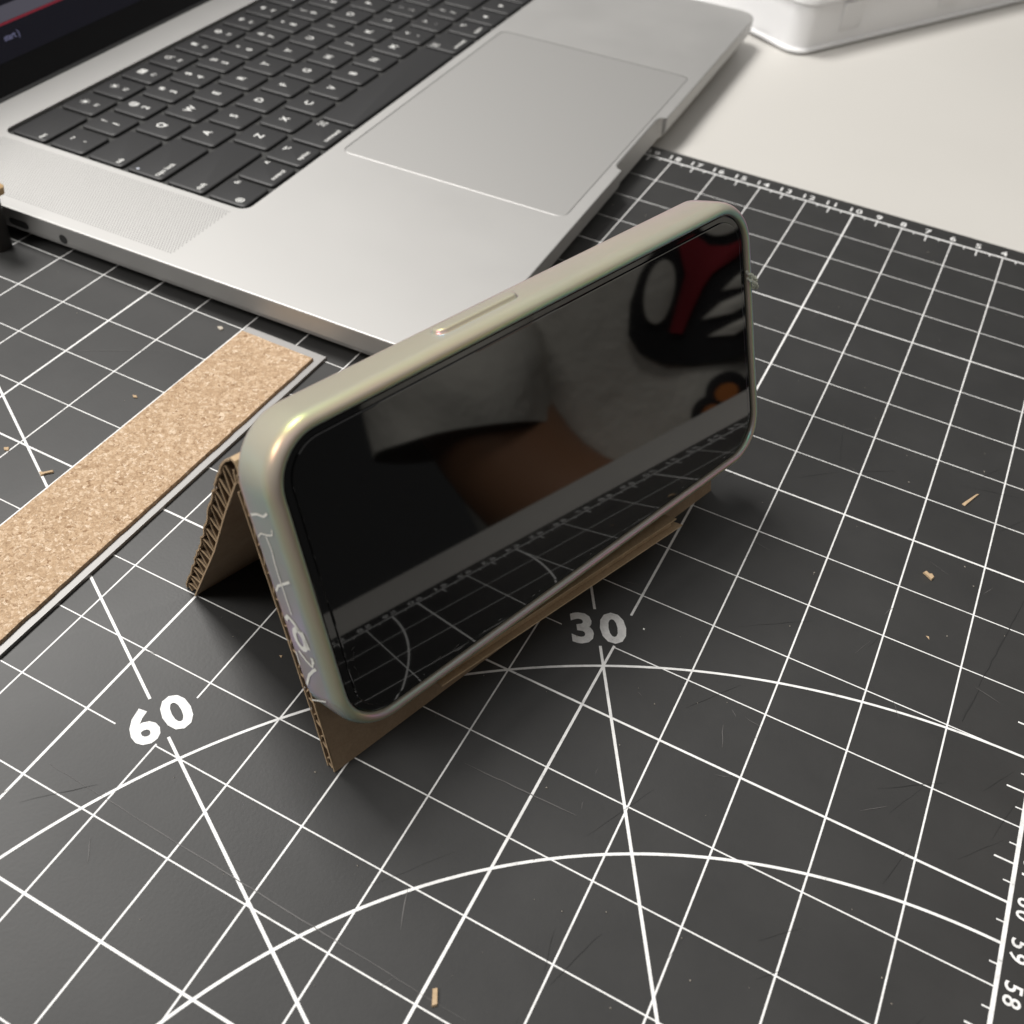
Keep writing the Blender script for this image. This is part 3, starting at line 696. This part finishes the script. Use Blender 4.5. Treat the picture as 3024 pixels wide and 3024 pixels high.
crumb('paper_chip', [(-26.78, 7.66), (-26.66, 7.74), (-26.52, 7.66), (-26.55, 7.54), (-26.7, 7.58)], 0.04, 'dust', 'pale paper crumb beside the far end of the ruler')
crumb('paper_chip', [(-9.57, 2.96), (-9.53, 2.97), (-9.51, 2.92), (-9.56, 2.91)], 0.025, 'marking_white', 'white crumb beside the printed 30')
crumb('paper_chip', [(-17.07, -2.5), (-17.0, -2.46), (-16.98, -2.54)], 0.02, 'card_raw', 'tiny yellowish crumb left of the phone stand')

# ================================================================== PERSON (seen only as the reflection in the phone screen)
person = empty('person', (34, 32, -75), 'person in a white printed T-shirt seated at the desk, reflected in the screen', 'person')
J = {}
vt, ed, rad = [], [], []
def jt(n, p, r, par=None):
    J[n] = len(vt); vt.append(V(p)); rad.append(r)
    if par is not None: ed.append((J[par], J[n]))
jt('pelvis', (46, 33, -32), 14); jt('waist', (44, 33, -18), 13, 'pelvis'); jt('chest', (41, 33, 6), 15, 'waist'); jt('upper', (40, 33, 20), 11, 'chest'); jt('neck', (38, 33, 30), 5.5, 'upper'); jt('chin', (36, 33, 38), 7, 'neck'); jt('face', (35, 33, 45), 8.6, 'chin'); jt('skull', (36.5, 33, 52), 7.5, 'face')
for s_, nm in ((-1, 'l'), (1, 'r')):
    y = 33+s_*16
    jt('sh'+nm, (40, y, 22), 6.5, 'upper')
    if nm == 'l':
        jt('ul', (33.6, 14.2, 7), 4.8, 'shl'); jt('el', (30.4, 15.4, -7.2), 4.7, 'ul'); jt('fl', (26.8, 20.5, -11.5), 4.0, 'el'); jt('wl', (25, 28, -16), 2.9, 'fl'); jt('hl', (24.5, 34, -17), 3.0, 'wl')
    else:
        jt('ur', (38, 53, 6), 5.0, 'shr'); jt('er', (36, 55, -8), 4.5, 'ur'); jt('fr', (28, 50, -15), 3.8, 'er'); jt('wr', (21, 44, -19), 2.9, 'fr'); jt('hr', (17, 41, -19.5), 3.0, 'wr')
    jt('hip'+nm, (44, 33+s_*9, -35), 9.5, 'pelvis'); jt('kn'+nm, (8+6, 33+s_*13, -33), 7.0, 'hip'+nm); jt('an'+nm, (15, 33+s_*13, -68), 4.5, 'kn'+nm); jt('to'+nm, (2, 33+s_*14, -73), 3.8, 'an'+nm)
hands = {'l': ((24.5, 34, -17), (-0.15, 1, -0.15)), 'r': ((17, 41, -19.5), (-0.8, -0.55, -0.1))}
for nm, (hp, hd) in hands.items():
    hd = V(hd).normalized(); sd = hd.cross(V((0, 0, 1))).normalized(); dn = sd.cross(hd).normalized()
    if dn.z > 0: dn = -dn
    for q, (off, ln) in enumerate(((-2.4, 6.0), (-0.8, 7.6), (0.8, 7.2), (2.3, 5.6))):
        a = V(hp)+hd*3+sd*off
        jt('k%s%d' % (nm, q), a, 1.05, 'h'+nm); jt('m%s%d' % (nm, q), a+hd*ln*0.5+dn*0.6, 0.9, 'k%s%d' % (nm, q)); jt('t%s%d' % (nm, q), a+hd*ln*0.8+dn*2.4, 0.75, 'm%s%d' % (nm, q))
    a = V(hp)-hd*0.5-sd*2.6; jt('th%s' % nm, a, 1.2, 'h'+nm); jt('tt%s' % nm, a+hd*3.2-sd*2.0+dn*0.8, 0.95, 'th%s' % nm)
me = bpy.data.meshes.new('body'); me.from_pydata([tuple(p*CM-person.location) for p in vt], ed, [])
bo = bpy.data.objects.new('body', me); COL.objects.link(bo)
sk = bo.modifiers.new('skin', 'SKIN'); sk.use_smooth_shade = True
for i, r in enumerate(rad):
    me.skin_vertices[0].data[i].radius = (r*CM, r*CM); me.skin_vertices[0].data[i].use_root = (i == 0)
ss = bo.modifiers.new('sub', 'SUBSURF'); ss.levels = 2; ss.render_levels = 2
dg = bpy.context.evaluated_depsgraph_get(); nm_ = bpy.data.meshes.new_from_object(bo.evaluated_get(dg)); bo.modifiers.clear(); bo.data = nm_; nm_.materials.clear(); nm_.materials.append(MATS['skin']); nm_.name = 'body'
for p in nm_.polygons: p.use_smooth = True
bo.parent = person
def fold(p, am):
    return p+V((noise.noise(p*0.11+V((3, 1, 7)))*am+noise.noise(V((p.x*0.05, p.y*0.25, p.z*0.14)))*am*0.8, 0, 0))
def tloft(sec, n=40, am=1.2):
    lo = []
    for c, ax, ay in sec:
        lo.append([fold(V(c)+V((ax*math.cos(2*math.pi*i/n), ay*math.copysign(abs(math.sin(2*math.pi*i/n))**0.85, math.sin(2*math.pi*i/n)), 0)), am) for i in range(n)])
    return lo
def smooth_sec(sec, k):
    out = []
    for a, b in zip(sec, sec[1:]):
        for i in range(k):
            t = i/k; out.append((V(a[0]).lerp(V(b[0]), t), a[1]+(b[1]-a[1])*t, a[2]+(b[2]-a[2])*t))
    out.append((V(sec[-1][0]), sec[-1][1], sec[-1][2])); return out
sv = MB()
lo = tloft(smooth_sec([((45.5, 33, -36), 15.5, 18.5), ((44, 33, -26), 15, 18.5), ((42.5, 33, -10), 14.5, 18.5), ((41, 33, 6), 14.5, 19), ((40.5, 33, 18), 12.5, 18), ((40, 33, 26), 9, 14), ((39, 33, 29.5), 6.2, 7)], 8), 48)
sv.add(*rings(lo, False, False))
def sleeve(path, radii, n=28, am=2.0):
    pts = [V(p) for p in path]; lo = []
    for i, p in enumerate(pts):
        t = (pts[min(i+1, len(pts)-1)]-pts[max(i-1, 0)]).normalized(); a = V((0, 1, 0))-t*t.y; a.normalize(); b = t.cross(a)
        lo.append([p+(a*math.cos(6.28318*j/n)*radii[i]+b*math.sin(6.28318*j/n)*radii[i]*0.85)+V((noise.noise(p*0.2+V((j*0.4, 0, 0)))*am, 0, 0)) for j in range(n)])
    return lo
def lerp_path(ps, rs, k):
    o1, o2 = [], []
    for i in range(len(ps)-1):
        for j in range(k): o1.append(V(ps[i]).lerp(V(ps[i+1]), j/k)); o2.append(rs[i]+(rs[i+1]-rs[i])*j/k)
    return o1+[V(ps[-1])], o2+[rs[-1]]
p_, r_ = lerp_path([(40, 22, 22), (38.5, 16, 18), (34.3, 16.0, 8), (31.6, 12.8, -1.4)], [8.5, 7.8, 7.0, 6.2], 6); sv.add(*rings(sleeve(p_, r_), False, False))
p_, r_ = lerp_path([(40, 44, 22), (39.5, 50, 17), (38, 53, 8), (37, 54.5, -1)], [8.5, 7.8, 7.0, 6.3], 6); sv.add(*rings(sleeve(p_, r_), False, False))
shirt = build('shirt', sv.get(), 'shirt_cloth', person, smooth=80)
# bold abstract print on the chest: patches that follow the cloth
def front_x(y, z):
    secs = [(-36, 45.5, 15.5, 18.5), (-26, 44, 15, 18.5), (-10, 42.5, 14.5, 18.5), (6, 41, 14.5, 19), (18, 40.5, 12.5, 18)]
    for a, b in zip(secs, secs[1:]):
        if a[0] <= z <= b[0]:
            t = (z-a[0])/(b[0]-a[0]); cx, ax, ay = (a[i]+(b[i]-a[i])*t for i in (1, 2, 3)); break
    sn = min(abs((y-33)/ay), 0.999)**(1/0.85); return fold(V((cx-ax*math.sqrt(1-sn*sn), y, z)), 1.2).x
def patch(name, outline, off, material):
    c = sum((V(p) for p in outline), V((0, 0)))/len(outline); n = len(outline); K = 6
    vs_ = [V((front_x(c.x, c.y)-off, c.x, c.y))]; fs = []
    for k in range(1, K+1):
        for p in outline:
            q = c+(V(p)-c)*k/K; vs_.append(V((front_x(q.x, q.y)-off, q.x, q.y)))
    for i in range(n): fs.append((0, 1+i, 1+(i+1) % n))
    for k in range(K-1):
        for i in range(n): fs.append((1+k*n+i, 1+k*n+(i+1) % n, 1+(k+1)*n+(i+1) % n, 1+(k+1)*n+i))
    build(name, (vs_, fs), material, shirt, smooth=80)
def oval(cx, cy, rx, ry, rot=0, n=28): return [(cx+rx*math.cos(t)*math.cos(rot)-ry*math.sin(t)*math.sin(rot), cy+rx*math.cos(t)*math.sin(rot)+ry*math.sin(t)*math.cos(rot)) for t in [6.28318*i/n for i in range(n)]]
patch('shirt_print', [(27.6, 5.2), (26.3, 4.2), (25.2, 2.7), (24.6, 0.8), (24.9, -0.6), (26.1, -1.9), (28.0, -2.9), (30.3, -3.5), (32.3, -3.9), (36, -4.4), (41, -4.2), (43, 0.5), (43, 5), (40, 8.5), (35, 9), (31, 8.8), (29, 7)], 0.5, 'print_black')
patch('shirt_print', oval(27.0, 2.6, 1.0, 1.95, -0.45), 0.75, 'shirt_cloth')
patch('shirt_print', oval(33.1, 5.7, 2.1, 1.6, 0.1), 0.75, 'shirt_cloth')
patch('shirt_print', [(29.0, 4.9), (30.4, 5.0), (31.3, 3.9), (32.4, 3.4), (34.3, 3.3), (36.5, 4.0), (36.3, 3.3), (32.7, 2.5), (30.9, 2.2), (29.3, 1.1), (27.9, -0.6), (27.0, -0.1), (28.4, 2.0), (29.0, 2.9)], 0.75, 'print_red')
for pts in ([(31.2, 0.9), (32.4, 1.35), (35.5, 1.6), (40.5, 1.6), (40, 0.7), (33.4, 0.35)], [(29.5, -0.3), (30.9, 0.2), (33.5, 0.1), (40, 0.2), (39.5, -0.5), (33.2, -0.7), (31.3, -0.7)], [(29.5, -1.5), (31.0, -1.35), (33.0, -1.4), (39, -1.2), (38.5, -1.9), (32.9, -2.0), (31.0, -2.05)]):
    patch('shirt_print', pts, 0.75, 'shirt_cloth')
for x, y, r in ((29.4, -5.6, 1.5), (31.6, -6.2, 1.3), (27.9, -6.3, 1.2), (30, -7.4, 2.0)): patch('shirt_print', oval(x, y, r, r), 0.5, 'print_black')
for x, y, r in ((29.2, -5.4, 0.75), (31.3, -6.2, 0.7), (27.9, -6.2, 0.6)): patch('shirt_print', oval(x, y, r, r*0.8), 0.75, 'print_orange')
tr = MB()
for s_ in (-1, 1):
    p_, r_ = lerp_path([(46, 33+s_*8, -34), (30, 33+s_*11, -34), (13, 33+s_*13, -33), (14.5, 33+s_*13, -45), (15, 33+s_*13, -66)], [11.5, 10, 8.6, 7.6, 7], 5)
    tr.tube(p_, r_, 20, False)
build('trousers', tr.get(), 'trousers_cloth', person, smooth=80)
hv = []
for i in range(9):
    t = i/8*math.pi*0.55; hv.append([V((37+9.2*math.sin(t+0.02)*math.cos(a), 33+8.6*math.sin(t+0.02)*math.sin(a), 49+10*math.cos(t))) for a in [6.28318*j/24 for j in range(24)]])
build('hair', rings(hv, True, False), 'hair', person, smooth=80)
for s_ in (-1, 1):
    build('eye', MB().tube([(27.4, 33+s_*3.2, 46.5), (26.9, 33+s_*3.2, 46.5)], [1.0, 0.7], 10).get(), 'hair', person, smooth=60)
    build('ear', MB().tube([(37, 33+s_*8.0, 47), (37.2, 33+s_*9.2, 46), (37, 33+s_*8.4, 43.5)], [0.8, 1.3, 0.6], 8).get(), 'skin', person, smooth=60)
build('nose', MB().tube([(26.8, 33, 47), (25.6, 33, 44.5), (26.2, 33, 42.8)], [0.7, 1.3, 0.9], 10).get(), 'skin', person, smooth=60)
build('mouth', MB().tube([(27.8, 30.8, 39.6), (27.0, 33, 39.3), (27.8, 35.2, 39.6)], [0.3, 0.6, 0.3], 8).get(), 'print_red', person, smooth=60)
